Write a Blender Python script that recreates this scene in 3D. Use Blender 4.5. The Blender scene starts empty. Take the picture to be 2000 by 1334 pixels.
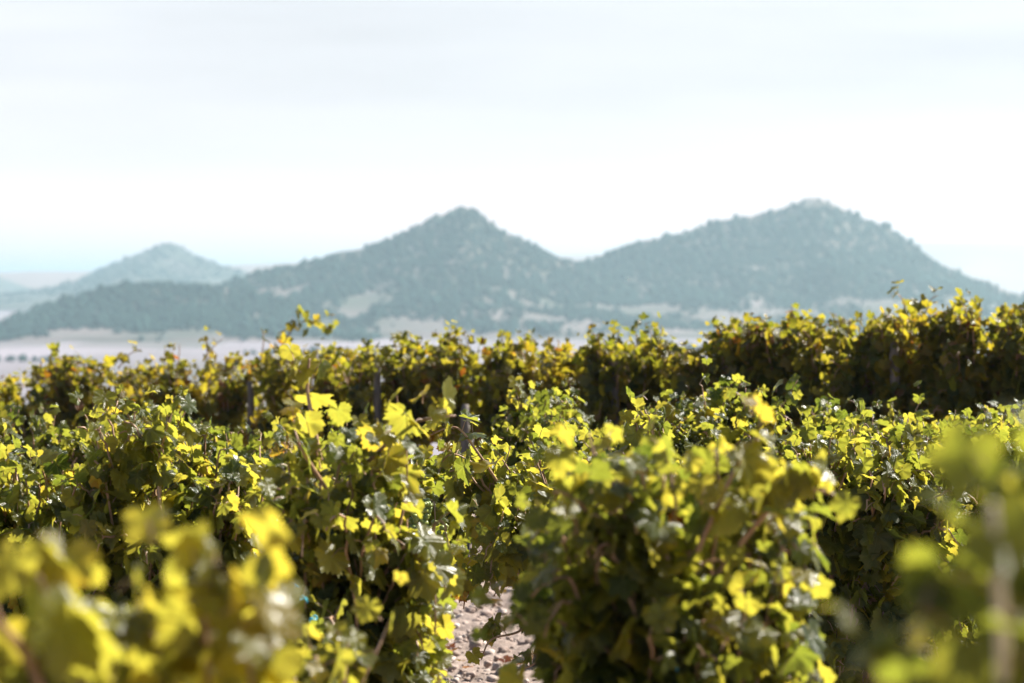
import bpy, math, random
import numpy as np
from mathutils import Vector, Matrix, noise as mnoise

# ------------------------------------------------------------------ camera, sky, sun, exposure
S = bpy.context.scene
C = S.collection
CAM_Z = 1.75
F_PX = 2000 * 100.0 / 36.0            # focal length in pixels of a 2000 px wide picture
HOR = 560.0                           # row of the horizon in that picture
cam_d = bpy.data.cameras.new('camera')
cam = bpy.data.objects.new('camera', cam_d)
C.objects.link(cam)
cam_d.lens = 100.0
cam_d.sensor_width = 36.0
cam_d.clip_start = 0.05
cam_d.clip_end = 60000.0
cam_d.dof.use_dof = True
cam_d.dof.focus_distance = 9.4
cam_d.dof.aperture_fstop = 4.8
cam.location = (0, 0, CAM_Z)
cam.rotation_euler = (math.radians(90) - math.atan((667 - HOR) / F_PX), 0, 0)
S.camera = cam

SUN_EL, SUN_AZ = math.radians(43), math.radians(58)
sun_dir = Vector((math.sin(SUN_AZ) * math.cos(SUN_EL), math.cos(SUN_AZ) * math.cos(SUN_EL), math.sin(SUN_EL)))
sun_d = bpy.data.lights.new('sun', 'SUN')
sun_d.energy = 5.0
sun_d.angle = math.radians(0.5)
sun_d.color = (1.0, 0.94, 0.83)
sun = bpy.data.objects.new('sun', sun_d)
sun.rotation_euler = sun_dir.to_track_quat('Z', 'Y').to_euler()
sun.location = (20, 30, 40)
C.objects.link(sun)

W = bpy.data.worlds.new('World')
S.world = W
W.use_nodes = True
nt = W.node_tree
for n in list(nt.nodes):
    nt.nodes.remove(n)
wo = nt.nodes.new('ShaderNodeOutputWorld')
bg = nt.nodes.new('ShaderNodeBackground')
bg.inputs['Strength'].default_value = 0.05
sky = nt.nodes.new('ShaderNodeTexSky')
sky.sky_type = 'NISHITA'
sky.sun_disc = False
sky.sun_elevation = SUN_EL
sky.sun_rotation = SUN_AZ
sky.air_density = 1.0
sky.dust_density = 0.7
tc = nt.nodes.new('ShaderNodeTexCoord')
mp = nt.nodes.new('ShaderNodeMapping')
mp.inputs['Scale'].default_value = (1.6, 1.6, 14.0)
mp.inputs['Rotation'].default_value = (0, math.radians(4), 0)
mp.inputs['Location'].default_value = (0.3, 0.0, 0.35)
nz = nt.nodes.new('ShaderNodeTexNoise')
nz.inputs['Scale'].default_value = 2.2
nz.inputs['Detail'].default_value = 5
nz.inputs['Roughness'].default_value = 0.5
def wmath(op, a, b):
    n = nt.nodes.new('ShaderNodeMath')
    n.operation = op
    for k, x in enumerate((a, b)):
        if isinstance(x, (int, float)):
            n.inputs[k].default_value = x
        else:
            nt.links.new(x, n.inputs[k])
    return n.outputs[0]


sx = nt.nodes.new('ShaderNodeSeparateXYZ')
nt.links.new(tc.outputs['Generated'], sx.inputs[0])
# veil of high cloud: thick towards the horizon, thinning and streaky higher up
rp = nt.nodes.new('ShaderNodeValToRGB')
cr = rp.color_ramp
for p_, v_ in ((0.0, 1.0), (0.05, 1.0), (0.11, 0.97), (0.14, 0.75), (0.22, 0.35), (0.4, 0.14)):
    e_ = cr.elements.new(p_) if p_ not in (0.0,) else cr.elements[0]
    e_.position = p_
    e_.color = (v_, v_, v_, 1)
cr.elements[-1].color = (0.12, 0.12, 0.12, 1)
nt.links.new(sx.outputs[2], rp.inputs['Fac'])
amp = wmath('MULTIPLY', wmath('MINIMUM', wmath('MAXIMUM', wmath('SUBTRACT', sx.outputs[2], 0.1), 0.0), 0.12), 5.0)
veil = wmath('ADD', rp.outputs['Color'], wmath('MULTIPLY', wmath('SUBTRACT', nz.outputs['Fac'], 0.5), amp))
# cloud veil thinned behind the camera, shaped to deepen the shade on the leaves
side = wmath('MINIMUM', wmath('MAXIMUM', wmath('ADD', wmath('MULTIPLY', sx.outputs[1], 1.6), 0.45), 0.05), 1.0)
veil = wmath('MULTIPLY', wmath('MINIMUM', wmath('MAXIMUM', veil, 0.12), 1.0), side)
mx = nt.nodes.new('ShaderNodeMix')
mx.data_type = 'RGBA'
rb = nt.nodes.new('ShaderNodeValToRGB')            # cloud veil: warmer and brighter low down, grey-white above
veil_stops = ((0.02, (0.90, 0.70, 0.69)), (0.045, (0.68, 0.645, 0.65)), (0.075, (0.63, 0.62, 0.64)), (0.11, (0.60, 0.605, 0.635)), (1.0, (0.50, 0.52, 0.56)))
while len(rb.color_ramp.elements) < len(veil_stops):
    rb.color_ramp.elements.new(0.5)
for k_, (p_, c_) in enumerate(veil_stops):
    rb.color_ramp.elements[k_].position = p_
for k_, (p_, c_) in enumerate(veil_stops):
    rb.color_ramp.elements[k_].color = (*c_, 1)
nt.links.new(sx.outputs[2], rb.inputs['Fac'])
sc10 = nt.nodes.new('ShaderNodeVectorMath')
sc10.operation = 'SCALE'
sc10.inputs['Scale'].default_value = 10.0
nt.links.new(rb.outputs['Color'], sc10.inputs[0])
streak = wmath('SUBTRACT', 1.0, wmath('MULTIPLY', wmath('MAXIMUM', wmath('SUBTRACT', 0.56, nz.outputs['Fac']), 0.0),
                                      wmath('MULTIPLY', wmath('MINIMUM', wmath('MAXIMUM', sx.outputs[2], 0.0), 0.12), 7.5)))
cl = nt.nodes.new('ShaderNodeVectorMath')
cl.operation = 'SCALE'
nt.links.new(sc10.outputs[0], cl.inputs[0])
nt.links.new(streak, cl.inputs['Scale'])
mx = nt.nodes.new('ShaderNodeMix')
mx.data_type = 'RGBA'
nt.links.new(cl.outputs[0], mx.inputs['B'])
nt.links.new(veil, mx.inputs['Factor'])
nt.links.new(tc.outputs['Generated'], mp.inputs['Vector'])
nt.links.new(mp.outputs['Vector'], nz.inputs['Vector'])
nt.links.new(sky.outputs['Color'], mx.inputs['A'])
nt.links.new(mx.outputs['Result'], bg.inputs['Color'])
nt.links.new(bg.outputs['Background'], wo.inputs['Surface'])

S.view_settings.view_transform = 'Standard'
S.view_settings.look = 'None'
S.view_settings.exposure = 1.66
S.view_settings.gamma = 1.0
S.render.engine = 'CYCLES'
cy = S.cycles
cy.use_denoising = True
cy.max_bounces = 8
cy.diffuse_bounces = 2
cy.glossy_bounces = 3
cy.transmission_bounces = 2
cy.volume_bounces = 1
cy.sample_clamp_indirect = 8.0


# ------------------------------------------------------------------ helpers
def world_at(px, py, d):
    """the world point seen at a pixel of the 2000 x 1334 photograph, at distance d"""
    return np.array([(px - 1000.0) / F_PX * d, d, CAM_Z - (py - HOR) / F_PX * d])


def smooth(a, b, x):
    t = np.clip((x - a) / (b - a), 0, 1)
    return t * t * (3 - 2 * t)


def ground_z(x, y):
    """height of the land: a gently tilted vineyard shelf, a drop to the plain, the plain rising far off"""
    near = 0.085 * np.clip(x, -9, 9) * smooth(4, 19, y)
    drop = -30.0 * smooth(24, 220, y)
    far = np.clip((y - 2000) * 0.005, 0, 20)
    return near * (1 - smooth(40, 160, y)) + drop + far


def mesh_from(name, verts, faces_idx, loop_total, mat, parent=None, attrs=None, smooth_shade=True):
    """faces_idx: flat loop array, loop_total: per face"""
    me = bpy.data.meshes.new(name)
    verts = np.asarray(verts, dtype=np.float32)
    li = np.asarray(faces_idx, dtype=np.int32).ravel()
    lt = np.asarray(loop_total, dtype=np.int32)
    me.vertices.add(len(verts))
    me.vertices.foreach_set('co', verts.ravel())
    me.loops.add(len(li))
    me.loops.foreach_set('vertex_index', li)
    me.polygons.add(len(lt))
    ls = np.zeros(len(lt), dtype=np.int32)
    ls[1:] = np.cumsum(lt)[:-1]
    me.polygons.foreach_set('loop_start', ls)
    me.polygons.foreach_set('loop_total', lt)
    if smooth_shade:
        me.polygons.foreach_set('use_smooth', np.ones(len(lt), dtype=bool))
    for k, (typ, arr) in (attrs or {}).items():
        a = me.attributes.new(k, typ, 'POINT')
        a.data.foreach_set('vector' if typ == 'FLOAT_VECTOR' else 'value', np.asarray(arr, dtype=np.float32).ravel())
    me.update(calc_edges=True)
    if mat is not None:
        me.materials.append(mat)
    o = bpy.data.objects.new(name, me)
    C.objects.link(o)
    if parent is not None:
        o.parent = parent
    return o


class Tubes:
    """collects tapered tubes into one mesh"""
    def __init__(self, sides=6):
        self.v, self.f, self.n, self.s = [], [], 0, sides

    def add(self, pts, radii, sides=None, cap=True):
        s = sides or self.s
        pts = np.asarray(pts, float)
        m = len(pts)
        radii = np.broadcast_to(np.asarray(radii, float), (m,))
        tan = np.gradient(pts, axis=0)
        tan /= np.linalg.norm(tan, axis=1)[:, None] + 1e-9
        ref = np.array([0.31, 0.87, 0.12]) if abs(tan[:, 2]).mean() > 0.7 else np.array([0.05, 0.1, 1.0])
        u = np.cross(tan, ref)
        u /= np.linalg.norm(u, axis=1)[:, None] + 1e-9
        w = np.cross(tan, u)
        a = np.arange(s) / s * 2 * math.pi
        ring = pts[:, None, :] + radii[:, None, None] * (np.cos(a)[None, :, None] * u[:, None, :] + np.sin(a)[None, :, None] * w[:, None, :])
        b = self.n
        self.v.append(ring.reshape(-1, 3))
        i, j = np.meshgrid(np.arange(m - 1), np.arange(s), indexing='ij')
        k = (j + 1) % s
        q = np.stack([b + i * s + j, b + i * s + k, b + (i + 1) * s + k, b + (i + 1) * s + j], -1).reshape(-1, 4)
        self.f.extend(q.tolist())
        self.n += m * s
        if cap:
            self.f.append([b + (m - 1) * s + q_ for q_ in range(s)])
            self.f.append([b + q_ for q_ in range(s - 1, -1, -1)])

    def build(self, name, mat, parent=None, wobble=0.0, seed=0):
        v = np.concatenate(self.v)
        if wobble:
            v = v + np.array([mnoise.noise_vector(Vector(p * 18) + Vector((seed, 0, 0))) for p in v]) * wobble
        return mesh_from(name, v, [x for f in self.f for x in f], [len(f) for f in self.f], mat, parent)


def tag(o, label=None, cat=None, group=None, kind=None):
    if label: o['label'] = label
    if cat: o['category'] = cat
    if group: o['group'] = group
    if kind: o['kind'] = kind
    return o


# ------------------------------------------------------------------ materials
def new_mat(name):
    m = bpy.data.materials.new(name)
    m.use_nodes = True
    t = m.node_tree
    for n in list(t.nodes):
        t.nodes.remove(n)
    out = t.nodes.new('ShaderNodeOutputMaterial')
    return m, t, out


def N(t, typ, **kw):
    n = t.nodes.new(typ)
    for k, v in kw.items():
        setattr(n, k, v)
    return n


def math_node(t, op, a, b=None, c=None):
    n = t.nodes.new('ShaderNodeMath')
    n.operation = op
    for i, x in enumerate((a, b, c)):
        if x is None:
            continue
        if isinstance(x, (int, float)):
            n.inputs[i].default_value = x
        else:
            t.links.new(x, n.inputs[i])
    return n.outputs[0]


def mix_col(t, fac, a, b, blend='MIX'):
    n = t.nodes.new('ShaderNodeMix')
    n.data_type = 'RGBA'
    n.blend_type = blend
    for sock, x in (('Factor', fac), ('A', a), ('B', b)):
        if isinstance(x, (int, float)):
            n.inputs[sock].default_value = x
        elif isinstance(x, tuple):
            n.inputs[sock].default_value = x if len(x) == 4 else (*x, 1)
        else:
            t.links.new(x, n.inputs[sock])
    return n.outputs['Result']


def ramp(t, fac, stops, interp='LINEAR'):
    n = t.nodes.new('ShaderNodeValToRGB')
    cr = n.color_ramp
    cr.interpolation = interp
    while len(cr.elements) < len(stops):
        cr.elements.new(0.5)
    for e, (p, c) in zip(cr.elements, stops):
        e.position = p
        e.color = (*c, 1) if len(c) == 3 else c
    t.links.new(fac, n.inputs['Fac'])
    return n.outputs['Color']


def noise_tex(t, scale, detail=4, rough=0.55, vec=None, coord='Object'):
    n = t.nodes.new('ShaderNodeTexNoise')
    n.inputs['Scale'].default_value = scale
    n.inputs['Detail'].default_value = detail
    n.inputs['Roughness'].default_value = rough
    if vec is None:
        vec = t.nodes.new('ShaderNodeTexCoord').outputs[coord]
    t.links.new(vec, n.inputs['Vector'])
    return n.outputs['Fac']


def leaf_material(name='vine_leaf', young=True):
    m, t, out = new_mat(name)
    L = t.links.new
    at = N(t, 'ShaderNodeAttribute', attribute_name='tint')
    ar = N(t, 'ShaderNodeAttribute', attribute_name='rnd')
    au = N(t, 'ShaderNodeAttribute', attribute_name='luv')
    tint, rnd = at.outputs['Fac'], ar.outputs['Fac']
    sep = N(t, 'ShaderNodeSeparateXYZ')
    L(au.outputs['Vector'], sep.inputs[0])
    x, y = sep.outputs[0], sep.outputs[1]
    ang = math_node(t, 'ARCTAN2', x, y)
    pp = math_node(t, 'PINGPONG', ang, math.radians(27))       # angle to the nearest main vein
    r = math_node(t, 'SQRT', math_node(t, 'ADD', math_node(t, 'MULTIPLY', x, x), math_node(t, 'MULTIPLY', y, y)))
    dist = math_node(t, 'MULTIPLY', r, math_node(t, 'SINE', pp))
    vein = math_node(t, 'SUBTRACT', 1.0, math_node(t, 'SMOOTH_MIN', math_node(t, 'DIVIDE', dist, 0.035), 1.0, 0.2))
    vein = math_node(t, 'MAXIMUM', vein, 0.0)
    # side veins: stripes that slant away from the main ones
    st = math_node(t, 'SINE', math_node(t, 'ADD', math_node(t, 'MULTIPLY', r, 34.0), math_node(t, 'MULTIPLY', pp, -16.0)))
    st = math_node(t, 'MULTIPLY', math_node(t, 'POWER', math_node(t, 'ABSOLUTE', st), 8.0), 0.35)
    vein = math_node(t, 'MINIMUM', math_node(t, 'ADD', vein, st), 1.0)
    vec = N(t, 'ShaderNodeCombineXYZ')
    L(x, vec.inputs[0]); L(y, vec.inputs[1]); L(math_node(t, 'MULTIPLY', rnd, 40.0), vec.inputs[2])
    blot = noise_tex(t, 2.6, 3, 0.6, vec.outputs[0])
    edge = math_node(t, 'ADD', r, math_node(t, 'MULTIPLY', math_node(t, 'SUBTRACT', blot, 0.5), 1.1))
    tt = math_node(t, 'ADD', tint, math_node(t, 'MULTIPLY', math_node(t, 'SUBTRACT', blot, 0.5), 0.30))
    tt = math_node(t, 'ADD', tt, math_node(t, 'MULTIPLY', math_node(t, 'MAXIMUM', math_node(t, 'SUBTRACT', edge, 0.62), 0.0), math_node(t, 'MULTIPLY', rnd, 0.45)))
    refl = ramp(t, tt, [(0.0, (0.011, 0.025, 0.004)), (0.35, (0.027, 0.041, 0.005)), (0.62, (0.080, 0.080, 0.008)),
                        (0.82, (0.13, 0.095, 0.008)), (0.93, (0.13, 0.045, 0.008)), (1.0, (0.08, 0.015, 0.008))])
    tran = ramp(t, tt, [(0.0, (0.10, 0.135, 0.012)), (0.30, (0.28, 0.29, 0.028)), (0.60, (0.53, 0.445, 0.045)),
                        (0.82, (0.60, 0.43, 0.035)), (0.93, (0.46, 0.16, 0.010)), (1.0, (0.32, 0.05, 0.015))])
    refl = mix_col(t, math_node(t, 'MULTIPLY', vein, 0.45), refl, (0.14, 0.15, 0.04))
    tran = mix_col(t, math_node(t, 'MULTIPLY', vein, 0.5), tran, (0.36, 0.40, 0.05))
    if not young:                      # old leathery leaves let less light through and are browner
        tran = mix_col(t, 1.0, tran, (0.78, 0.76, 0.5), 'MULTIPLY')
        refl = mix_col(t, 1.0, refl, (0.85, 0.8, 0.8), 'MULTIPLY')
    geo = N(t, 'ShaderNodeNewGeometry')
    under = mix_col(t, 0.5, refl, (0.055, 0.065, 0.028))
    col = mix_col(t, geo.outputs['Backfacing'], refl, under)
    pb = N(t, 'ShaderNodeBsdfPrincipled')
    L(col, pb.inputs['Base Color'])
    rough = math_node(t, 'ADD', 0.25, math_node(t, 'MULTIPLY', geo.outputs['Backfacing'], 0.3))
    L(rough, pb.inputs['Roughness'])
    pb.inputs['Specular IOR Level'].default_value = 0.36
    bump = N(t, 'ShaderNodeBump')
    bump.inputs['Strength'].default_value = 0.5
    bump.inputs['Distance'].default_value = 0.004
    h = math_node(t, 'SUBTRACT', math_node(t, 'MULTIPLY', blot, 1.2), math_node(t, 'MULTIPLY', vein, 0.6))
    L(h, bump.inputs['Height'])
    L(bump.outputs[0], pb.inputs['Normal'])
    tr = N(t, 'ShaderNodeBsdfTranslucent')
    L(tran, tr.inputs['Color'])
    mixs = N(t, 'ShaderNodeMixShader')
    mixs.inputs[0].default_value = 0.55
    L(pb.outputs[0], mixs.inputs[1]); L(tr.outputs[0], mixs.inputs[2])
    L(mixs.outputs[0], out.inputs['Surface'])
    return m


def wood_material(name, c1, c2, scale, rough=0.8, bump=0.6, stretch=(1, 1, 0.15)):
    m, t, out = new_mat(name)
    co = N(t, 'ShaderNodeTexCoord')
    mpn = N(t, 'ShaderNodeMapping')
    mpn.inputs['Scale'].default_value = stretch
    t.links.new(co.outputs['Object'], mpn.inputs['Vector'])
    f = noise_tex(t, scale, 6, 0.65, mpn.outputs[0])
    col = ramp(t, f, [(0.3, c1), (0.7, c2)])
    pb = N(t, 'ShaderNodeBsdfPrincipled')
    t.links.new(col, pb.inputs['Base Color'])
    pb.inputs['Roughness'].default_value = rough
    b = N(t, 'ShaderNodeBump')
    b.inputs['Strength'].default_value = bump
    b.inputs['Distance'].default_value = 0.006
    t.links.new(f, b.inputs['Height'])
    t.links.new(b.outputs[0], pb.inputs['Normal'])
    t.links.new(pb.outputs[0], out.inputs['Surface'])
    return m


M_LEAF = leaf_material()
M_OLD = leaf_material('old_vine_leaf', False)
M_BARK = wood_material('vine_bark', (0.045, 0.032, 0.024), (0.16, 0.12, 0.095), 60)
M_CANE = wood_material('vine_cane', (0.20, 0.10, 0.055), (0.42, 0.26, 0.15), 40, 0.5, 0.2)
M_PALE = wood_material('pale_cane', (0.50, 0.40, 0.29), (0.66, 0.56, 0.43), 40, 0.5, 0.2)
M_POST = wood_material('weathered_post', (0.06, 0.047, 0.040), (0.15, 0.122, 0.105), 50)


def grape_material():
    m, t, out = new_mat('green_grape')
    pb = N(t, 'ShaderNodeBsdfPrincipled')
    f = noise_tex(t, 40, 3)
    t.links.new(ramp(t, f, [(0.35, (0.12, 0.17, 0.025)), (0.7, (0.28, 0.30, 0.06))]), pb.inputs['Base Color'])
    pb.inputs['Roughness'].default_value = 0.38
    pb.inputs['Subsurface Weight'].default_value = 0.3
    pb.inputs['Subsurface Radius'].default_value = (0.006, 0.006, 0.002)
    t.links.new(pb.outputs[0], out.inputs['Surface'])
    return m


def plain_material(name, col, rough=0.5):
    m, t, out = new_mat(name)
    pb = N(t, 'ShaderNodeBsdfPrincipled')
    f = noise_tex(t, 30, 3)
    t.links.new(mix_col(t, f, tuple(c * 0.8 for c in col), tuple(min(1, c * 1.15) for c in col)), pb.inputs['Base Color'])
    pb.inputs['Roughness'].default_value = rough
    t.links.new(pb.outputs[0], out.inputs['Surface'])
    return m


M_GRAPE = grape_material()
M_TIE = plain_material('blue_plastic', (0.03, 0.42, 0.58), 0.35)
M_STAKE = plain_material('rusty_steel', (0.06, 0.035, 0.025), 0.7)


def ground_material():
    m, t, out = new_mat('ground_soil')
    co = N(t, 'ShaderNodeTexCoord')
    P = co.outputs['Object']
    f1 = noise_tex(t, 26, 8, 0.7, P)
    f2 = noise_tex(t, 2.5, 4, 0.6, P)
    near = ramp(t, f1, [(0.30, (0.14, 0.10, 0.08)), (0.55, (0.27, 0.205, 0.175)), (0.75, (0.36, 0.295, 0.26))])
    near = mix_col(t, math_node(t, 'MULTIPLY', f2, 0.4), near, (0.20, 0.15, 0.12))
    # the far plain: long fields of bare soil, stubble and scrub
    mpn = N(t, 'ShaderNodeMapping')
    mpn.inputs['Scale'].default_value = (0.0045, 0.0022, 0.0)
    t.links.new(P, mpn.inputs['Vector'])
    fa = noise_tex(t, 1.0, 6, 0.62, mpn.outputs[0])
    mpv = N(t, 'ShaderNodeMapping')
    mpv.inputs['Scale'].default_value = (0.011, 0.0042, 0.0)
    mpv.inputs['Rotation'].default_value = (0, 0, 0.12)
    t.links.new(P, mpv.inputs['Vector'])
    vo = N(t, 'ShaderNodeTexVoronoi')
    vo.inputs['Scale'].default_value = 1.0
    vo.inputs['Randomness'].default_value = 0.8
    t.links.new(mpv.outputs[0], vo.inputs['Vector'])
    sv = N(t, 'ShaderNodeSeparateColor')
    t.links.new(vo.outputs['Color'], sv.inputs[0])
    fa = math_node(t, 'ADD', math_node(t, 'MULTIPLY', fa, 0.72), math_node(t, 'MULTIPLY', sv.outputs[0], 0.28))
    far = ramp(t, fa, [(0.28, (0.04, 0.044, 0.032)), (0.38, (0.09, 0.075, 0.075)), (0.50, (0.13, 0.108, 0.125)), (0.68, (0.20, 0.168, 0.195))])  # lilac in the soil tones is haze put into the colour
    sp = N(t, 'ShaderNodeSeparateXYZ')
    t.links.new(P, sp.inputs[0])
    k = math_node(t, 'MULTIPLY', math_node(t, 'SUBTRACT', sp.outputs[1], 80), 1 / 200.0)
    n = N(t, 'ShaderNodeClamp')
    t.links.new(k, n.inputs[0])
    col = mix_col(t, n.outputs[0], near, far)
    pb = N(t, 'ShaderNodeBsdfPrincipled')
    t.links.new(col, pb.inputs['Base Color'])
    pb.inputs['Roughness'].default_value = 0.95
    b = N(t, 'ShaderNodeBump')
    b.inputs['Strength'].default_value = 0.8
    b.inputs['Distance'].default_value = 0.02
    t.links.new(f1, b.inputs['Height'])
    t.links.new(b.outputs[0], pb.inputs['Normal'])
    t.links.new(pb.outputs[0], out.inputs['Surface'])
    return m


def hill_material(name, scale, dark=1.0):
    m, t, out = new_mat(name)
    f = noise_tex(t, scale, 6, 0.6)
    cs = [(0.36, (0.03, 0.036, 0.022)), (0.50, (0.06, 0.052, 0.044)), (0.64, (0.12, 0.092, 0.09))]
    if dark < 1:      # hills under closed scrub show little bare soil
        cs = [(0.36, (0.016, 0.024, 0.014)), (0.52, (0.028, 0.034, 0.022)), (0.70, (0.07, 0.06, 0.055))]
    col = ramp(t, f, cs)
    pb = N(t, 'ShaderNodeBsdfPrincipled')
    t.links.new(col, pb.inputs['Base Color'])
    pb.inputs['Roughness'].default_value = 1.0
    t.links.new(pb.outputs[0], out.inputs['Surface'])
    return m


def wood_mass_material():
    m, t, out = new_mat('pine_wood')
    at = N(t, 'ShaderNodeAttribute', attribute_name='rnd')
    f = noise_tex(t, 0.035, 5, 0.65)
    k = math_node(t, 'ADD', math_node(t, 'MULTIPLY', at.outputs['Fac'], 0.6), math_node(t, 'MULTIPLY', f, 0.5))
    col = ramp(t, k, [(0.15, (0.008, 0.024, 0.020)), (0.55, (0.013, 0.036, 0.030)), (0.95, (0.024, 0.054, 0.043))])  # crown colour pushed to teal in place of bluer haze
    pb = N(t, 'ShaderNodeBsdfPrincipled')
    t.links.new(col, pb.inputs['Base Color'])
    pb.inputs['Roughness'].default_value = 1.0
    pb.inputs['Specular IOR Level'].default_value = 0.1
    t.links.new(pb.outputs[0], out.inputs['Surface'])
    return m


# ------------------------------------------------------------------ the land
def build_ground():
    ys = np.concatenate([np.arange(-4, 10.5, 0.25), np.arange(10.5, 17.5, 0.03), np.arange(17.5, 26, 0.25),
                         np.geomspace(26, 220, 40)[0:], np.geomspace(235, 6000, 60), np.geomspace(6600, 24000, 14)])
    us = np.concatenate([np.linspace(-1.6, -0.24, 26)[:-1], np.linspace(-0.24, 0.24, 230), np.linspace(0.24, 1.6, 26)[1:]])
    width = np.maximum(ys, 9.0)
    X = us[None, :] * width[:, None]
    Y = np.repeat(ys[:, None], len(us), 1)
    Z = ground_z(X, Y)
    fine = (Y > 10.3) & (Y < 17.7) & (np.abs(X / width[:, None]) < 0.25)
    Zf = Z.copy()
    for i, j in np.argwhere(fine):
        p = Vector((X[i, j] * 7, Y[i, j] * 7, 0.3))
        Zf[i, j] += 0.035 * mnoise.noise(p) + 0.018 * mnoise.noise(p * 3.1) + 0.03 * mnoise.noise(p * 0.22)
    n, m = X.shape
    i, j = np.meshgrid(np.arange(n - 1), np.arange(m - 1), indexing='ij')
    q = np.stack([i * m + j, i * m + j + 1, (i + 1) * m + j + 1, (i + 1) * m + j], -1).reshape(-1, 4)
    o = mesh_from('ground', np.stack([X, Y, Zf], -1).reshape(-1, 3), q, np.full(len(q), 4), ground_material())
    tag(o, 'dry pinkish soil of the vineyard running down to a pale plain of fields', kind='structure')


def ico(sub):
    import bmesh
    bm = bmesh.new()
    bmesh.ops.create_icosphere(bm, subdivisions=sub, radius=1.0)
    v = np.array([x.co[:] for x in bm.verts])
    f = np.array([[a.index for a in x.verts] for x in bm.faces])
    bm.free()
    return v, f


def lumps(name, pos, size, sub, mat, seed, rough=0.3, flat=1.0, attrs=True):
    """many uneven lumps in one mesh (clods of soil, tree crowns of a far wood)"""
    rng = np.random.default_rng(seed)
    v, f = ico(sub)
    shapes = []
    for k in range(10):
        off = Vector((k * 7.3, seed, 0))
        d = np.array([1 + rough * (mnoise.noise(Vector(p * 1.4) + off) + 0.6 * mnoise.noise(Vector(p * 3.3) + off)) for p in v])
        shapes.append(v * d[:, None])
    shapes = np.array(shapes)
    n = len(pos)
    sh = shapes[rng.integers(0, 10, n)]
    a = rng.uniform(0, 6.28, n)
    c, s = np.cos(a)[:, None], np.sin(a)[:, None]
    st = rng.uniform(0.75, 1.25, (n, 3))
    st[:, 2] *= flat
    sh = sh * st[:, None, :]
    x = sh[:, :, 0] * c - sh[:, :, 1] * s
    y = sh[:, :, 0] * s + sh[:, :, 1] * c
    V = np.stack([x, y, sh[:, :, 2]], -1) * size[:, None, None] + pos[:, None, :]
    F = f[None] + (np.arange(n) * len(v))[:, None, None]
    r = np.repeat(rng.uniform(0, 1, n), len(v))
    return mesh_from(name, V.reshape(-1, 3), F.reshape(-1), np.full(n * len(f), 3), mat, None, {'rnd': ('FLOAT', r)})


def clod_material():
    m, t, out = new_mat('soil_clod')
    at = N(t, 'ShaderNodeAttribute', attribute_name='rnd')
    f = noise_tex(t, 60, 5, 0.6)
    k = math_node(t, 'ADD', math_node(t, 'MULTIPLY', at.outputs['Fac'], 0.75), math_node(t, 'MULTIPLY', f, 0.4))
    col = ramp(t, k, [(0.1, (0.14, 0.095, 0.075)), (0.55, (0.28, 0.21, 0.18)), (1.0, (0.42, 0.35, 0.315))])
    pb = N(t, 'ShaderNodeBsdfPrincipled')
    t.links.new(col, pb.inputs['Base Color'])
    pb.inputs['Roughness'].default_value = 0.95
    t.links.new(pb.outputs[0], out.inputs['Surface'])
    return m


def build_clods():
    rng = np.random.default_rng(5)
    n = 9000
    y = rng.uniform(10.8, 17.3, n)
    x = rng.uniform(-0.2, 0.2, n) * y
    s = 0.006 + 0.026 * rng.power(0.25, n)
    z = ground_z(x, y) + s * 0.25
    o = lumps('soil_clods', np.stack([x, y, z], -1), s, 2, clod_material(), 3, 0.55, 0.7)
    tag(o, 'loose pinkish clods and stones on the bare soil between vines', kind='stuff')


HILLS = {}


def hill(key, contour, D, front, back, base_z, mat, label, drop=0.0, spur=0.06, nx=170, ny=90, seed=0):
    """a hill whose crest follows a contour: real relief with spurs and gullies in front and behind"""
    c = np.array(contour, float)
    xs = np.linspace(c[0, 0], c[-1, 0], nx)
    crest_py = np.interp(xs, c[:, 0], c[:, 1])
    ker = np.array([1, 2, 3, 2, 1]) / 9
    crest_py = np.convolve(np.pad(crest_py, 2, mode='edge'), ker, 'valid')
    X0 = (xs - 1000) / F_PX * D
    crest = CAM_Z - (crest_py - HOR) / F_PX * D - drop
    vs = np.concatenate([np.linspace(-1, 0, int(ny * 0.65))[:-1], np.linspace(0, 1, ny - int(ny * 0.65) + 1)])
    V = np.zeros((len(vs), nx, 3))
    for i, v in enumerate(vs):
        yy = D + (v * front if v < 0 else v * back)
        t = abs(v)
        for j in range(nx):
            x = X0[j]
            p = Vector((x / (0.09 * front), yy / (0.30 * front), seed * 3.7))
            p2 = Vector((x / (0.30 * front), yy / (0.5 * front), seed * 1.9 + 5))
            rel = mnoise.noise(p) + 0.9 * mnoise.noise(p2)
            s = (1 - t) ** 1.15 * (1 - 0.25 * math.sin(math.pi * t))
            h = max(crest[j] - base_z, 0)
            s2 = s + spur * 2.2 * rel * math.sin(math.pi * min(t * 1.15, 1)) * 0.9
            V[i, j] = (x, yy, base_z + h * min(max(s2, 0), 1.0) - 3.0 * (t > 0.98))
    n, m = V.shape[:2]
    i, j = np.meshgrid(np.arange(n - 1), np.arange(m - 1), indexing='ij')
    q = np.stack([i * m + j, i * m + j + 1, (i + 1) * m + j + 1, (i + 1) * m + j], -1).reshape(-1, 4)
    o = mesh_from('hill', V.reshape(-1, 3), q, np.full(len(q), 4), mat)
    tag(o, label, kind='structure')
    HILLS[key] = V
    return o


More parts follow.
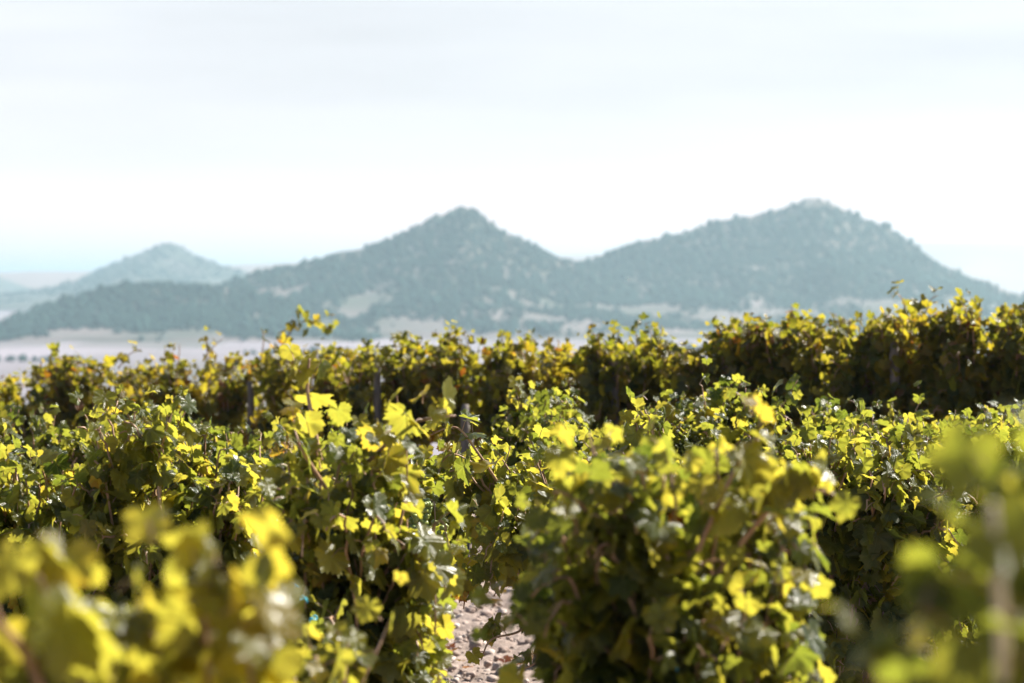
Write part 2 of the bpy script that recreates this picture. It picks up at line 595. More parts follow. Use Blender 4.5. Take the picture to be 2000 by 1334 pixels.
def build_hills():
    hm = hill_material('hill_scrub', 0.012)
    hf = hill_material('far_hill_scrub', 0.012, 0.45)
    mid = [(330, 600), (430, 552), (470, 535), (520, 520), (560, 513), (620, 502), (650, 490), (700, 480), (750, 465), (790, 445), (830, 425),
           (870, 408), (895, 400), (922, 396), (938, 410), (960, 427), (990, 448), (1030, 465), (1060, 482), (1090, 497), (1120, 505), (1180, 525),
           (1300, 575), (1420, 615), (1500, 640)]
    rgt = [(960, 615), (1020, 580), (1080, 530), (1110, 510), (1160, 500), (1190, 485), (1250, 464), (1300, 456), (1350, 442), (1400, 427), (1460, 415),
           (1520, 402), (1560, 385), (1588, 375), (1620, 386), (1660, 407), (1700, 427), (1735, 434), (1760, 455), (1800, 485), (1830, 510),
           (1880, 533), (1940, 550), (2000, 572), (2100, 600), (2250, 640)]
    spur = [(-160, 680), (-60, 645), (0, 625), (60, 602), (120, 578), (200, 556), (280, 543), (350, 547), (430, 550), (520, 566), (590, 590), (680, 625), (760, 655)]
    cone = [(-350, 640), (-150, 610), (0, 578), (100, 561), (160, 548), (200, 525), (260, 500), (300, 484), (328, 472), (334, 472), (360, 488), (400, 507), (440, 520), (470, 530), (560, 555), (700, 590), (800, 600)]
    fl = [(-300, 500), (-120, 520), (0, 541), (30, 553), (70, 566), (140, 572)]
    far = [(-500, 520), (-200, 528), (0, 533), (60, 530), (150, 531), (300, 526), (480, 517), (560, 513), (800, 506), (1100, 498), (1400, 486), (1780, 475), (1900, 473), (2000, 475), (2300, 482), (2700, 500)]
    hill('mid', mid, 2150, 420, 300, -28, hm, 'wooded blue-green hill with a pointed crest in the middle distance', 3.5, seed=1)
    hill('right', rgt, 2250, 430, 320, -28, hm, 'broad wooded hill with a bare rounded summit, largest of the hills', 3.5, seed=2)
    hill('spur', spur, 1880, 250, 260, -29, hm, 'low dark wooded spur in front of the pointed hill', 3.5, seed=3)
    hill('cone', cone, 4000, 900, 600, -20, hf, 'hazy cone-shaped hill standing apart beyond the spur', 0.0, 0.03, seed=4)
    hill('edge', fl, 5000, 700, 500, -12, hf, 'very pale hill flank at the edge beyond the cone', 0, 0.04, 60, 40, seed=5)
    o = hill('far', far, 5600, 900, 700, -12, wood_material('haze_corrected_rock', (0.17, 0.10, 0.09), (0.24, 0.15, 0.135), 0.004, 1.0, 0.0, (1, 1, 1)), 'faint mountain band fading into the sky on the horizon', 0, 0.03, 200, 40, seed=6)  # rock colour reddened to pale and warm the blue haze before it
    o.name = 'mountains'
    # the pine wood: a mass of crowns
    rng = np.random.default_rng(11)
    P, R = [], []
    for key, cnt in (('mid', 17000), ('right', 21000), ('spur', 9000), ('cone', 9000)):
        V = HILLS[key]
        n, m = V.shape[:2]
        base = V[..., 2].min()
        top = V[..., 2].max()
        nf = int(n * 0.72)
        big = 1.2 if key == 'cone' else 1.0
        k = 0
        while k < cnt:
            a, b = rng.uniform(0, nf - 1.01), rng.uniform(0, m - 1.01)
            i, j = int(a), int(b)
            fa, fb = a - i, b - j
            p = (V[i, j] * (1 - fa) * (1 - fb) + V[i + 1, j] * fa * (1 - fb) + V[i, j + 1] * (1 - fa) * fb + V[i + 1, j + 1] * fa * fb)
            k += 1
            hfrac = (p[2] - base) / (top - base)
            q = Vector((p[0] / 60, p[1] / 90, 2.0))
            dens = 0.62 * mnoise.noise(q) + 0.3 * mnoise.noise(q * 2.7) + 0.14 + 1.3 * (hfrac - 0.19)
            if key == 'right' and hfrac > 0.9 and rng.uniform() < 0.8:
                continue
            if key == 'cone':
                dens -= 0.15
            if dens < rng.uniform(-0.05, 0.25):
                continue
            if hfrac < 0.03:
                continue
            s = rng.uniform(0.9, 1.9) * big * (1.7 if rng.uniform() < 0.08 else 1.0)
            P.append(p + np.array([0, 0, s * 0.55])); R.append(s)
    # hedges and loose trees down on the plain
    for k in range(9):
        y0 = rng.uniform(1000, 1950)
        x0 = rng.uniform(-0.2, 0.16) * y0
        L = rng.uniform(8, 90)
        a = rng.uniform(-0.35, 0.35)
        for q in range(int(L / 1.9)):
            u = rng.uniform(-0.5, 0.5) * L
            s = rng.uniform(0.7, 1.9)
            x, y = x0 + u * math.cos(a), y0 + u * math.sin(a) * 2 + rng.normal(0, 2.5)
            P.append(np.array([x, y, float(ground_z(np.array(x), np.array(y))) + s * 0.5])); R.append(s)
    o = lumps('pine_wood', np.array(P), np.array(R), 1, wood_mass_material(), 21, 0.55, 1.15)
    tag(o, 'continuous dark pine wood covering the slopes of the hills', kind='stuff')


build_ground()
build_clods()
build_hills()


# ------------------------------------------------------------------ grape vines
def leaf_template(rng, detail=2):
    """a five-lobed toothed leaf of length 1 from the stalk: x across, y to the tip, z up"""
    key = [(0, 1.0), (13, 0.90), (27, 0.68), (41, 0.82), (54, 0.93), (68, 0.82), (82, 0.66), (96, 0.74), (110, 0.80), (128, 0.72), (146, 0.62), (164, 0.44), (176, 0.10)]
    steps = 44 if detail == 2 else 20
    a = np.linspace(-176, 176, steps)
    jit = {s: 1 + rng.uniform(-0.09, 0.09, len(key)) for s in (-1, 1)}
    deep = rng.uniform(0.7, 1.2)
    rad = []
    for k, x in enumerate(a):
        s = 1 if x >= 0 else -1
        rr = np.array([q[1] for q in key]) * jit[s]
        rr = 0.78 + (rr - 0.78) * deep
        rr[-1] = 0.08
        v = np.interp(abs(x), [q[0] for q in key], rr)
        if detail == 2:
            v *= 1.075 if k % 2 else 0.925
            v *= 1 + rng.uniform(-0.03, 0.03)
        rad.append(v)
    rad = np.array(rad)
    ar = np.radians(a)
    rings = [0.5, 1.0] if detail == 2 else [1.0]
    pts = [np.array([[0.0, 0.0]])]
    for g in rings:
        rr = rad * g if g == 1.0 else (0.5 * rad.mean() * 0.45 + rad * 0.5 * 0.55)
        pts.append(np.stack([np.sin(ar) * rr, np.cos(ar) * rr], -1))
    P = np.concatenate(pts)
    P[:, 0] *= rng.uniform(0.92, 1.08)
    x, y = P[:, 0], P[:, 1]
    r = np.hypot(x, y)
    th = np.arctan2(x, y)
    fold = rng.uniform(-0.1, 0.5)
    droop = rng.uniform(0.05, 0.5)
    z = fold * np.abs(x) * 0.8 - droop * r ** 2 * 0.55
    z += 0.05 * r * np.cos(th * 360 / 54)
    z += rng.uniform(0.04, 0.13) * r * np.sin(th * rng.choice([2, 3]) + rng.uniform(0, 6))
    z += rng.uniform(-0.2, 0.2) * x * y
    V = np.stack([x, y, z], -1)
    n = steps
    F = []
    for k in range(n - 1):
        F.append((0, 1 + k, 2 + k, -1))
    if detail == 2:
        for k in range(n - 1):
            F.append((1 + k, 1 + n + k, 2 + n + k, 2 + k))
    loops, tot = [], []
    for f in F:
        g = [q for q in f if q >= 0]
        g = g[::-1]
        loops += g
        tot.append(len(g))
    return V, np.stack([x, y, np.zeros_like(x)], -1), np.array(loops), np.array(tot)


_trng = np.random.default_rng(77)
TPL = {2: [leaf_template(_trng, 2) for _ in range(14)], 1: [leaf_template(_trng, 1) for _ in range(10)]}


class Foliage:
    def __init__(self, rng, detail):
        self.rng, self.detail = rng, detail
        self.L = []

    def leaf(self, pos, tip, nrm, size, tint):
        self.L.append((pos, tip, nrm, size, tint))

    def build(self, parent, tints=None):
        rng = self.rng
        T = TPL[self.detail]
        L = self.L
        n = len(L)
        pos = np.array([l[0] for l in L]); tip = np.array([l[1] for l in L]); nrm = np.array([l[2] for l in L])
        size = np.array([l[3] for l in L]); tint = np.array([l[4] for l in L])
        tip /= np.linalg.norm(tip, axis=1)[:, None] + 1e-9
        nrm = nrm - (nrm * tip).sum(1)[:, None] * tip
        nrm /= np.linalg.norm(nrm, axis=1)[:, None] + 1e-9
        xa = np.cross(tip, nrm)
        which = rng.integers(0, len(T), n)
        rnd = rng.uniform(0, 1, n)
        VV, FF, TT, UV, A, B = [], [], [], [], [], []
        base = 0
        for k in range(len(T)):
            idx = np.where(which == k)[0]
            if not len(idx):
                continue
            V, uv, loops, tot = T[k]
            s = size[idx][:, None, None]
            bend = np.where(rng.uniform(0, 1, len(idx)) < 0.2, rng.uniform(1.6, 3.0, len(idx)), rng.uniform(0.5, 1.6, len(idx)))[:, None, None]
            W_ = pos[idx][:, None, :] + s * (V[None, :, 0:1] * xa[idx][:, None, :] + V[None, :, 1:2] * tip[idx][:, None, :] + bend * V[None, :, 2:3] * nrm[idx][:, None, :])
            VV.append(W_.reshape(-1, 3))
            FF.append((loops[None] + base + (np.arange(len(idx)) * len(V))[:, None]).ravel())
            TT.append(np.tile(tot, len(idx)))
            UV.append(np.tile(uv, (len(idx), 1)))
            A.append(np.repeat(tint[idx], len(V)))
            B.append(np.repeat(rnd[idx], len(V)))
            base += len(idx) * len(V)
        return mesh_from('foliage', np.concatenate(VV), np.concatenate(FF), np.concatenate(TT), M_OLD if self.detail == 1 else M_LEAF, parent,
                         {'tint': ('FLOAT', np.concatenate(A)), 'rnd': ('FLOAT', np.concatenate(B)), 'luv': ('FLOAT_VECTOR', np.concatenate(UV))})


def bez(p0, p1, p2, n):
    t = np.linspace(0, 1, n)[:, None]
    return (1 - t) ** 2 * p0 + 2 * t * (1 - t) * p1 + t * t * p2


def resample(path, step):
    seg = np.linalg.norm(np.diff(path, axis=0), axis=1)
    s = np.concatenate([[0], np.cumsum(seg)])
    q = np.arange(0, s[-1], step)
    return np.stack([np.interp(q, s, path[:, k]) for k in range(3)], -1), q / s[-1]


def smooth_path(pts, n=24):
    """a curve through hand-set points"""
    pts = np.asarray(pts, float)
    if len(pts) == 2:
        return np.linspace(pts[0], pts[1], n)
    t = np.linspace(0, len(pts) - 1, n)
    i = np.clip(t.astype(int), 0, len(pts) - 2)
    u = (t - i)[:, None]
    p0, p1, p2, p3 = pts[np.clip(i - 1, 0, None)], pts[i], pts[i + 1], pts[np.clip(i + 2, None, len(pts) - 1)]
    return 0.5 * (2 * p1 + (p2 - p0) * u + (2 * p0 - 5 * p1 + 4 * p2 - p3) * u ** 2 + (3 * p1 - p0 - 3 * p2 + p3) * u ** 3)


SUNV = np.array(sun_dir[:])


def pick_tint(rng, tone):
    """tone: (mean, spread, share of autumn leaves)"""
    if rng.uniform() < tone[2] * 0.5:
        return rng.uniform(0.72, 1.0) if tone[2] > 0.2 or rng.uniform() < 0.15 else rng.uniform(0.70, 0.86)
    return float(np.clip(rng.normal(tone[0], tone[1]), 0, 0.78))


def leaf_on(fo, tb, rng, node, out, size, tone, petiole=True):
    pl = rng.uniform(0.5, 1.1) * size
    pd = out * 0.8 + np.array([0, 0, 0.35]) + rng.normal(0, 0.5, 3)
    pd /= np.linalg.norm(pd)
    J = node + pd * pl
    tip = out * 0.35 + np.array([0, 0, -0.75]) + rng.normal(0, 0.42, 3)
    nrm = out * 0.65 + np.array([0, 0, 0.38]) + SUNV * 0.42 + rng.normal(0, 0.42, 3)
    fo.leaf(J, tip, nrm, size, pick_tint(rng, tone))
    if petiole:
        mid = (node + J) / 2 + np.array([0, 0, 0.15 * pl])
        tb.add(np.array([node, mid, J]), [0.0016, 0.0013, 0.0012], 3, False)


def shoot_leaves(fo, tb, rng, path, centre, tone, r0, r1, start=0.2, step=0.055, dense=1.0, petiole=True):
    pts, fr = resample(path, step)
    for p, f in zip(pts, fr):
        if f < start:
            continue
        o = p - centre
        o = o / (np.linalg.norm(o) + 1e-6) + rng.normal(0, 0.75, 3)
        o /= np.linalg.norm(o)
        k = 1.0 - 0.45 * max(0, f - 0.6) / 0.4
        leaf_on(fo, tb, rng, p, o, rng.uniform(r0, r1) * k, tone, petiole)
        for _ in range(int(rng.uniform(0, 1) < 0.75 * dense) + int(rng.uniform(0, 1) < 0.45 * dense)):
            o2 = o + rng.normal(0, 0.8, 3)
            o2 /= np.linalg.norm(o2)
            leaf_on(fo, tb, rng, p + o2 * rng.uniform(0.02, 0.09), o2, rng.uniform(r0 * 0.65, r1 * 0.85) * k, tone, petiole)


def grape_bunch(parent, at, rng, length=0.15):
    v, f = ico(2)
    VV, FF = [], []
    n = 0
    for k in range(64):
        t = 0.9 * rng.uniform(0, 1) ** 0.8
        r = 0.042 * (1 - t) ** 0.7 + 0.006
        a = rng.uniform(0, 6.28)
        c = at + np.array([math.cos(a) * r, math.sin(a) * r, -t * length])
        VV.append(v * rng.uniform(0.0075, 0.0095) + c)
        FF.append(f + n)
        n += len(v)
    b = mesh_from('grape_bunch', np.concatenate(VV), np.concatenate(FF).ravel(), np.full(len(FF) * len(f), 3), M_GRAPE, parent)
    st = Tubes(5)
    st.add(np.array([at + [0.0, 0.0, 0.05], at + [0.003, 0, 0.0], at + [0, 0.002, -length * 0.7]]), [0.002, 0.002, 0.0012])
    st.build('stalk', M_CANE, b)
    return b


def make_vine(x, y, top, hw, hd, zbot, seed, label, tone=(0.38, 0.16, 0.05), canes=34, detail=2, r=(0.045, 0.075), shoots=(), group=None,
              grapes=0, dense=1.0, upright=4, free=(0, 0), bunches=()):
    """one bush vine: gnarled trunk, arms, arching canes and leaves. top, zbot are absolute heights; shoots are hand-set world paths"""
    rng = np.random.default_rng(seed)
    gz = float(ground_z(np.array(x), np.array(y)))
    root = bpy.data.objects.new('grape_vine', None)
    root.empty_display_size = 0.2
    root.location = (x, y, gz)
    C.objects.link(root)
    tag(root, label, 'grape vine', group)
    org = np.array([x, y, gz])
    top, zb = top - gz, zbot - gz
    h0 = min(0.52, 0.42 * top + 0.02)
    # trunk with arms
    tk = Tubes(9)
    lean = rng.normal(0, 0.05, 2)
    path = np.array([[0, 0, -0.05], [lean[0] * 0.3, lean[1] * 0.3, 0.12], [lean[0] * 1.2, lean[1], 0.28], [lean[0], lean[1] * 1.3, h0 - 0.05], [lean[0], lean[1], h0 + 0.03]])
    tk.add(smooth_path(path, 14), np.interp(np.linspace(0, 1, 14), [0, 0.2, 0.75, 1], [0.052, 0.038, 0.036, 0.055]))
    head = np.array([lean[0], lean[1], h0])
    arms = []
    na = 5
    for k in range(na):
        a = (k + rng.uniform(-0.3, 0.3)) / na * 6.28
        e = head + np.array([math.cos(a) * hw * 0.45, math.sin(a) * hd * 0.45, rng.uniform(0.08, 0.2)])
        pth = bez(head - [0, 0, 0.05], (head + e) / 2 + [0, 0, -0.03], e, 7)
        tk.add(pth, np.linspace(0.026, 0.016, 7), 7)
        arms.append(e)
    tk.build('trunk', M_BARK, root, 0.012, seed)
    # canes and leaves
    cb = Tubes(5)
    fo = Foliage(rng, detail)
    czz = (top + zb) / 2
    cen = np.array([free[0], free[1], czz])
    hz = (top - zb) / 2
    hw, hd = hw * 1.12, hd * 1.12
    total = int(canes * (2.3 if detail == 2 else 3.4))
    tufts = []                       # shoots grow in tufts with hollows between them
    for k in range(max(7, total // 6)):
        d = rng.normal(0, 1, 3)
        d[2] += 0.15
        tufts.append((d / np.linalg.norm(d), rng.uniform(0.78, 1.10)))
    for k in range(total):
        if rng.uniform() < 0.72:
            d, rad = tufts[k % len(tufts)]
            d = d + rng.normal(0, 0.13, 3)
            d /= np.linalg.norm(d)
            rad = rad * rng.uniform(0.88, 1.04)
        else:
            d = rng.normal(0, 1, 3)
            d /= np.linalg.norm(d)
            rad = rng.uniform(0.3, 0.82)
        dd = np.sign(d) * np.abs(d) ** 0.65
        dd /= max(1.0, np.linalg.norm(dd) * 0.93)
        tgt = cen + dd * np.array([hw, hd, hz]) * rad
        st = arms[int(np.argmin([np.linalg.norm(tgt[:2] - e[:2]) + rng.uniform(0, 0.2) for e in arms]))]
        midz = max(st[2], tgt[2]) + rng.uniform(0.05, 0.3)
        mid = np.array([st[0] * 0.4 + tgt[0] * 0.6, st[1] * 0.4 + tgt[1] * 0.6, min(midz, top - 0.02)])
        p = bez(st, mid, tgt, 16)
        p += np.cumsum(rng.normal(0, 0.006, p.shape), 0)
        cb.add(p, np.linspace(0.0055, 0.0022, len(p)), 5)
        ct = (tone[0] + rng.normal(0, 0.09), tone[1] * 0.75, tone[2] * (3.0 if rng.uniform() < 0.2 else 0.4))
        shoot_leaves(fo, cb, rng, p, cen - np.array([0, 0, hz * 0.5]), ct, r[0], r[1], 0.22, 0.06, dense, detail == 2)
    for k in range(upright):
        a = rng.uniform(0, 6.28)
        b0 = cen + np.array([math.cos(a) * hw * rng.uniform(0.1, 0.75), math.sin(a) * hd * rng.uniform(0.1, 0.75), hz * 0.35])
        e = b0 + np.array([rng.normal(0, 0.09), rng.normal(0, 0.07), (hz * 0.5 + rng.uniform(0.0, 0.09)) * (1.0 if detail == 2 else 0.7)])
        p = bez(b0, (b0 + e) / 2 + rng.normal(0, 0.03, 3), e, 12)
        cb.add(p, np.linspace(0.0045, 0.0018, len(p)), 5)
        shoot_leaves(fo, cb, rng, p, b0 - [0, 0, 0.3], tone, r[0] * 0.8, r[1] * 0.9, 0.3, 0.05, dense, detail == 2)
    for sh in shoots:
        sh = dict(sh)
        p = smooth_path(sh['path'], 26) - org
        sc = Tubes(7)
        sc.add(p, np.linspace(sh.get('w', 0.0055), sh.get('w', 0.0055) * 0.4, len(p)))
        sc.build('shoot', sh.get('mat', M_CANE), root)
        shoot_leaves(fo, cb, rng, p, p[0] - [0, 0, 0.2], sh.get('tone', tone), sh.get('r', r)[0], sh.get('r', r)[1], sh.get('start', 0.25), sh.get('step', 0.05), sh.get('dense', 0.7))
        for (lp, tp, nm, sz, ti) in sh.get('leaves', ()):
            fo.leaf(np.asarray(lp) - org, np.asarray(tp, float), np.asarray(nm, float), sz, ti)
    cb.build('cane', M_CANE, root)
    fo.build(root)
    for k in range(grapes):
        a = rng.uniform(3.6, 5.8)
        at = cen + np.array([math.cos(a) * hw * 0.75, math.sin(a) * hd * 0.8, rng.uniform(-0.5, 0.3) * hz])
        grape_bunch(root, at, rng)
    for b in bunches:
        grape_bunch(root, np.asarray(b) - org, rng)
    return root


def vine_px(px, d, top_py, hw, hd, bot_py, seed, label, **kw):
    c = world_at(px, top_py, d)
    zb = world_at(px, bot_py, d)[2]
    return make_vine(c[0], d, c[2], hw, hd, zb, seed, label, **kw)


def copy_vine(src, px, d, top_py, label, sx=1.0, rot=0.0, group=None, src_top=None):
    """copies a vine and each of its parts, scaled to reach its own height"""
    root = src.copy()
    C.objects.link(root)
    for ch in src.children:
        c = ch.copy()
        C.objects.link(c)
        c.parent = root
        for g in ch.children:
            q = g.copy()
            C.objects.link(q)
            q.parent = c
    p = world_at(px, top_py, d)
    gz = float(ground_z(np.array(p[0]), np.array(d)))
    sz = (p[2] - gz) / src_top
    root.location = (p[0], d, gz)
    root.rotation_euler = (0, 0, rot)
    root.scale = (sx, sx, sz)
    tag(root, label, 'grape vine', group)
    return root


def P(*pts):
    return [world_at(*p) for p in pts]


GREEN = (0.30, 0.17, 0.03)
LIME = (0.41, 0.15, 0.05)
YELLOW = (0.49, 0.12, 0.015)
OLIVE = (0.44, 0.18, 0.18)
RUST = (0.55, 0.18, 0.40)

# --- nearest vines, far out of focus
vine_px(240, 3.2, 1225, 0.20, 0.30, 1900, 101, 'blurred yellow-green vine nearest the camera with two clumps of shoot tips', tone=(0.52, 0.12, 0.04), canes=26, r=(0.055, 0.08), upright=0,
        shoots=[dict(path=P((430, 1645, 3.19), (405, 1345, 3.14), (400, 1175, 3.08), (420, 1085, 3.08)), r=(0.05, 0.075), start=0.35, step=0.03, w=0.005, tone=(0.58, 0.12, 0.04)),
                dict(path=P((470, 1695, 3.14), (490, 1395, 3.08), (480, 1245, 3.08), (450, 1135, 3.08)), r=(0.05, 0.075), start=0.35, step=0.03, w=0.004, tone=(0.58, 0.12, 0.04)),
                dict(path=P((380, 1695, 3.25), (330, 1395, 3.19), (310, 1225, 3.14), (330, 1135, 3.14)), r=(0.05, 0.07), start=0.35, step=0.032, w=0.004, tone=(0.52, 0.12, 0.04)),
                dict(path=P((160, 1645, 2.97), (70, 1325, 2.92), (-10, 1205, 2.86), (-20, 1105, 2.86)), r=(0.055, 0.08), start=0.3, step=0.032, w=0.007, mat=M_CANE, tone=(0.58, 0.12, 0.04)),
                dict(path=P((250, 1645, 3.08), (150, 1295, 3.03), (90, 1165, 2.97), (60, 1095, 2.97)), r=(0.05, 0.07), start=0.35, step=0.034, w=0.005, tone=(0.52, 0.12, 0.04))])
vine_px(2170, 2.3, 1060, 0.13, 0.25, 2000, 102, 'very blurred vine with a pale upright cane close at the right', tone=LIME, canes=18, r=(0.055, 0.08), upright=0,
        shoots=[dict(path=P((1935, 1700, 2.06), (1960, 1330, 2.03), (1950, 1110, 1.98), (1940, 985, 1.96)), r=(0.05, 0.075), start=0.3, step=0.05, w=0.006, mat=M_PALE, tone=YELLOW, dense=0.3),
                dict(path=P((2110, 1500, 2.24), (2080, 1150, 2.18), (2055, 1050, 2.18), (2030, 925, 2.18)), r=(0.05, 0.07), start=0.3, step=0.028, w=0.004, tone=(0.36, 0.15, 0.0), dense=0.8),
                dict(path=P((2120, 1400, 2.3), (2090, 1090, 2.3), (2060, 960, 2.3)), r=(0.05, 0.075), start=0.3, step=0.03, w=0.004, tone=GREEN, dense=0.8),
                dict(path=P((1950, 1500, 2.24), (1860, 1240, 2.22), (1800, 1190, 2.19)), r=(0.045, 0.06), start=0.55, step=0.04, w=0.004, tone=LIME, dense=0.5),
                dict(path=P((1980, 1560, 2.30), (1820, 1380, 2.24), (1690, 1330, 2.24)), r=(0.045, 0.065), start=0.4, step=0.035, w=0.004, tone=GREEN, dense=0.6)])
vine_px(620, 5.0, 1290, 0.09, 0.2, 1850, 103, 'low yellow vine top at the bottom edge between blurred clump and blue ties', tone=YELLOW, canes=14, r=(0.055, 0.08), upright=2)

# --- middle vines, a little out of focus
vine_px(1295, 5.3, 850, 0.26, 0.32, 1750, 104, 'tall soft-edged vine filling the middle, dark green with glowing yellow right side', tone=(0.40, 0.17, 0.03), canes=64, grapes=0, r=(0.042, 0.072),
        shoots=[dict(path=P((1330, 1150, 5.1), (1430, 930, 5.0), (1480, 850, 5.0)), r=(0.05, 0.078), start=0.35, step=0.045, tone=YELLOW),
                dict(path=P((1380, 1150, 5.1), (1520, 980, 5.0), (1610, 960, 5.0), (1670, 1000, 5.0)), r=(0.048, 0.072), start=0.35, step=0.04, tone=YELLOW),
                dict(path=P((1200, 1100, 5.3), (1170, 940, 5.3), (1150, 845, 5.3)), r=(0.045, 0.068), start=0.3, step=0.05, tone=YELLOW),
                dict(path=P((1230, 1100, 5.2), (1130, 980, 5.1), (1080, 960, 5.1)), r=(0.045, 0.068), start=0.4, step=0.05, tone=LIME)])
vine_px(680, 6.9, 830, 0.20, 0.35, 1560, 105, 'vine with a bare brown cane shooting high above its bright top', tone=(0.38, 0.16, 0.06), canes=56, grapes=0, r=(0.042, 0.072),
        shoots=[dict(path=P((625, 900, 6.9), (612, 830, 6.9), (600, 760, 6.9), (604, 700, 6.9)), r=(0.05, 0.07), start=0.62, step=0.032, w=0.007, tone=YELLOW),
                dict(path=P((720, 900, 6.8), (800, 830, 6.7), (860, 815, 6.6), (890, 812, 6.6)), r=(0.045, 0.07), start=0.15, step=0.045, tone=(0.58, 0.08, 0.05)),
                dict(path=P((740, 1100, 6.8), (800, 1070, 6.7), (845, 1140, 6.7), (850, 1240, 6.7)), r=(0.052, 0.075), start=0.3, step=0.045, tone=YELLOW),
                dict(path=P((640, 960, 6.7), (590, 880, 6.6), (575, 840, 6.6)), r=(0.052, 0.075), start=0.3, step=0.05, tone=YELLOW)])
vine_px(330, 8.2, 775, 0.30, 0.4, 1480, 106, 'lime green vine with curled pale leaf tips left of the bare brown cane', tone=LIME, canes=44, grapes=0, upright=6)
vine_px(60, 8.6, 880, 0.34, 0.4, 1500, 107, 'dark-bottomed green vine at the left edge behind the nearest blurred clump', tone=(0.36, 0.16, 0.06), canes=42, upright=5)
vine_px(510, 9.0, 930, 0.20, 0.4, 1480, 108, 'low green vine in the shade between lime vine and bare brown cane', tone=GREEN, canes=26, upright=3)

# --- vines in sharp focus
vine_px(1085, 9.6, 855, 0.40, 0.4, 1215, 109, 'sharp vine with hanging green grapes over the bare soil gap', tone=(0.38, 0.15, 0.05), canes=46, bunches=[world_at(815, 975, 9.25), world_at(848, 1010, 9.3)], upright=4,
        shoots=[dict(path=P((1010, 1000, 9.5), (930, 880, 9.4), (890, 835, 9.4), (840, 850, 9.4)), r=(0.055, 0.075), start=0.4, step=0.05, tone=GREEN),
                dict(path=P((1060, 1160, 9.6), (1020, 1230, 9.5), (960, 1250, 9.4), (940, 1290, 9.4)), r=(0.045, 0.065), start=0.35, step=0.06, tone=GREEN),
                dict(path=P((1090, 1200, 9.5), (1050, 1290, 9.4), (1010, 1310, 9.4)), r=(0.045, 0.065), start=0.3, step=0.06, tone=GREEN),
                dict(path=P((1010, 1060, 9.7), (950, 1090, 9.8), (915, 1150, 9.8), (905, 1190, 9.8)), r=(0.045, 0.07), start=0.1, step=0.04, tone=GREEN, dense=1.0),
                dict(path=P((1040, 1080, 9.6), (990, 1120, 9.6), (965, 1165, 9.6)), r=(0.045, 0.07), start=0.1, step=0.045, tone=LIME, dense=1.0),
                dict(path=P((900, 1090, 9.6), (880, 1130, 9.5), (870, 1160, 9.5)), r=(0.045, 0.06), start=0.1, step=0.05, tone=YELLOW)])
vine_px(1275, 9.3, 830, 0.10, 0.2, 1400, 110, 'slim sharp vine with a forked reddish shoot beside the soft middle vine', tone=LIME, canes=16, upright=2,
        shoots=[dict(path=P((1262, 950, 9.3), (1252, 850, 9.3), (1262, 825, 9.3), (1290, 800, 9.3)), r=(0.045, 0.065), start=0.6, step=0.045, tone=LIME),
                dict(path=P((1252, 850, 9.3), (1240, 825, 9.3), (1235, 812, 9.3)), r=(0.04, 0.06), start=0.5, step=0.04, tone=LIME)])
vine_px(1690, 9.4, 815, 0.30, 0.42, 1470, 111, 'sharp broad vine with deep black shade below its sunlit top', tone=(0.36, 0.15, 0.05), canes=70, grapes=0, upright=6)
vine_px(1900, 9.9, 800, 0.30, 0.4, 1450, 112, 'sharp green vine right behind the pale blurred cane', tone=GREEN, canes=44, upright=6)
vine_px(780, 10.2, 862, 0.22, 0.35, 1290, 113, 'short vine with dark green leaves in front of the lone near post', tone=GREEN, canes=26, upright=3)

# --- vines behind the sharp ones
mid_a = vine_px(1400, 12.0, 748, 0.40, 0.45, 1150, 114, 'rounded green vine with silvery leaf glints below the taller dark back row', tone=GREEN, canes=44, upright=6)
vine_px(1055, 13.0, 755, 0.22, 0.4, 1100, 115, 'dark green mounded vine with white glints just behind the lone near post', tone=GREEN, canes=34, upright=5)
mid_b = vine_px(90, 13.0, 812, 0.50, 0.45, 1120, 116, 'low wide green vine in front of the lower left back row', tone=GREEN, canes=44, upright=5)
vine_px(500, 12.4, 822, 0.36, 0.4, 1100, 117, 'glossy vine with white glinting leaves behind the bare brown cane', tone=GREEN, canes=34, upright=4)
TOP_A = 1.75 - (748 - HOR) / F_PX * 12.0 - float(ground_z(np.array((1400 - 1000) / F_PX * 12.0), np.array(12.0)))
TOP_B = 1.75 - (812 - HOR) / F_PX * 13.0 - float(ground_z(np.array((90 - 1000) / F_PX * 13.0), np.array(13.0)))
copy_vine(mid_a, 1680, 12.3, 790, 'green vine peeping over the sharp broad vine below the rightmost post', 1.0, 2.1, src_top=TOP_A)
copy_vine(mid_b, 1960, 12.6, 800, 'green vine low against the black shade at the right end of the back row', 0.9, 1.2, src_top=TOP_B)
copy_vine(mid_a, 1160, 11.6, 825, 'green vine half hidden behind the soft middle vine and forked shoot', 0.7, 4.2, src_top=TOP_A)
copy_vine(mid_b, 290, 12.9, 825, 'green vine behind the lime vine, next to the low wide one', 0.7, 3.6, src_top=TOP_B)

# --- the back row, olive and gold, against the plain
def back_vine(px, d, top, hw, seed, label, tone=OLIVE, **kw):
    g = float(ground_z(np.array((px - 1000) / F_PX * d), np.array(d)))
    bot_py = HOR + (CAM_Z - g - 0.42) * F_PX / d
    return vine_px(px, d, top - (26 if px < 500 else 16 if px < 1450 else 14), hw, 0.5, bot_py, seed, label, tone=tone, detail=1, r=(0.045, 0.075), group='vines of the olive and gold back row', **kw)


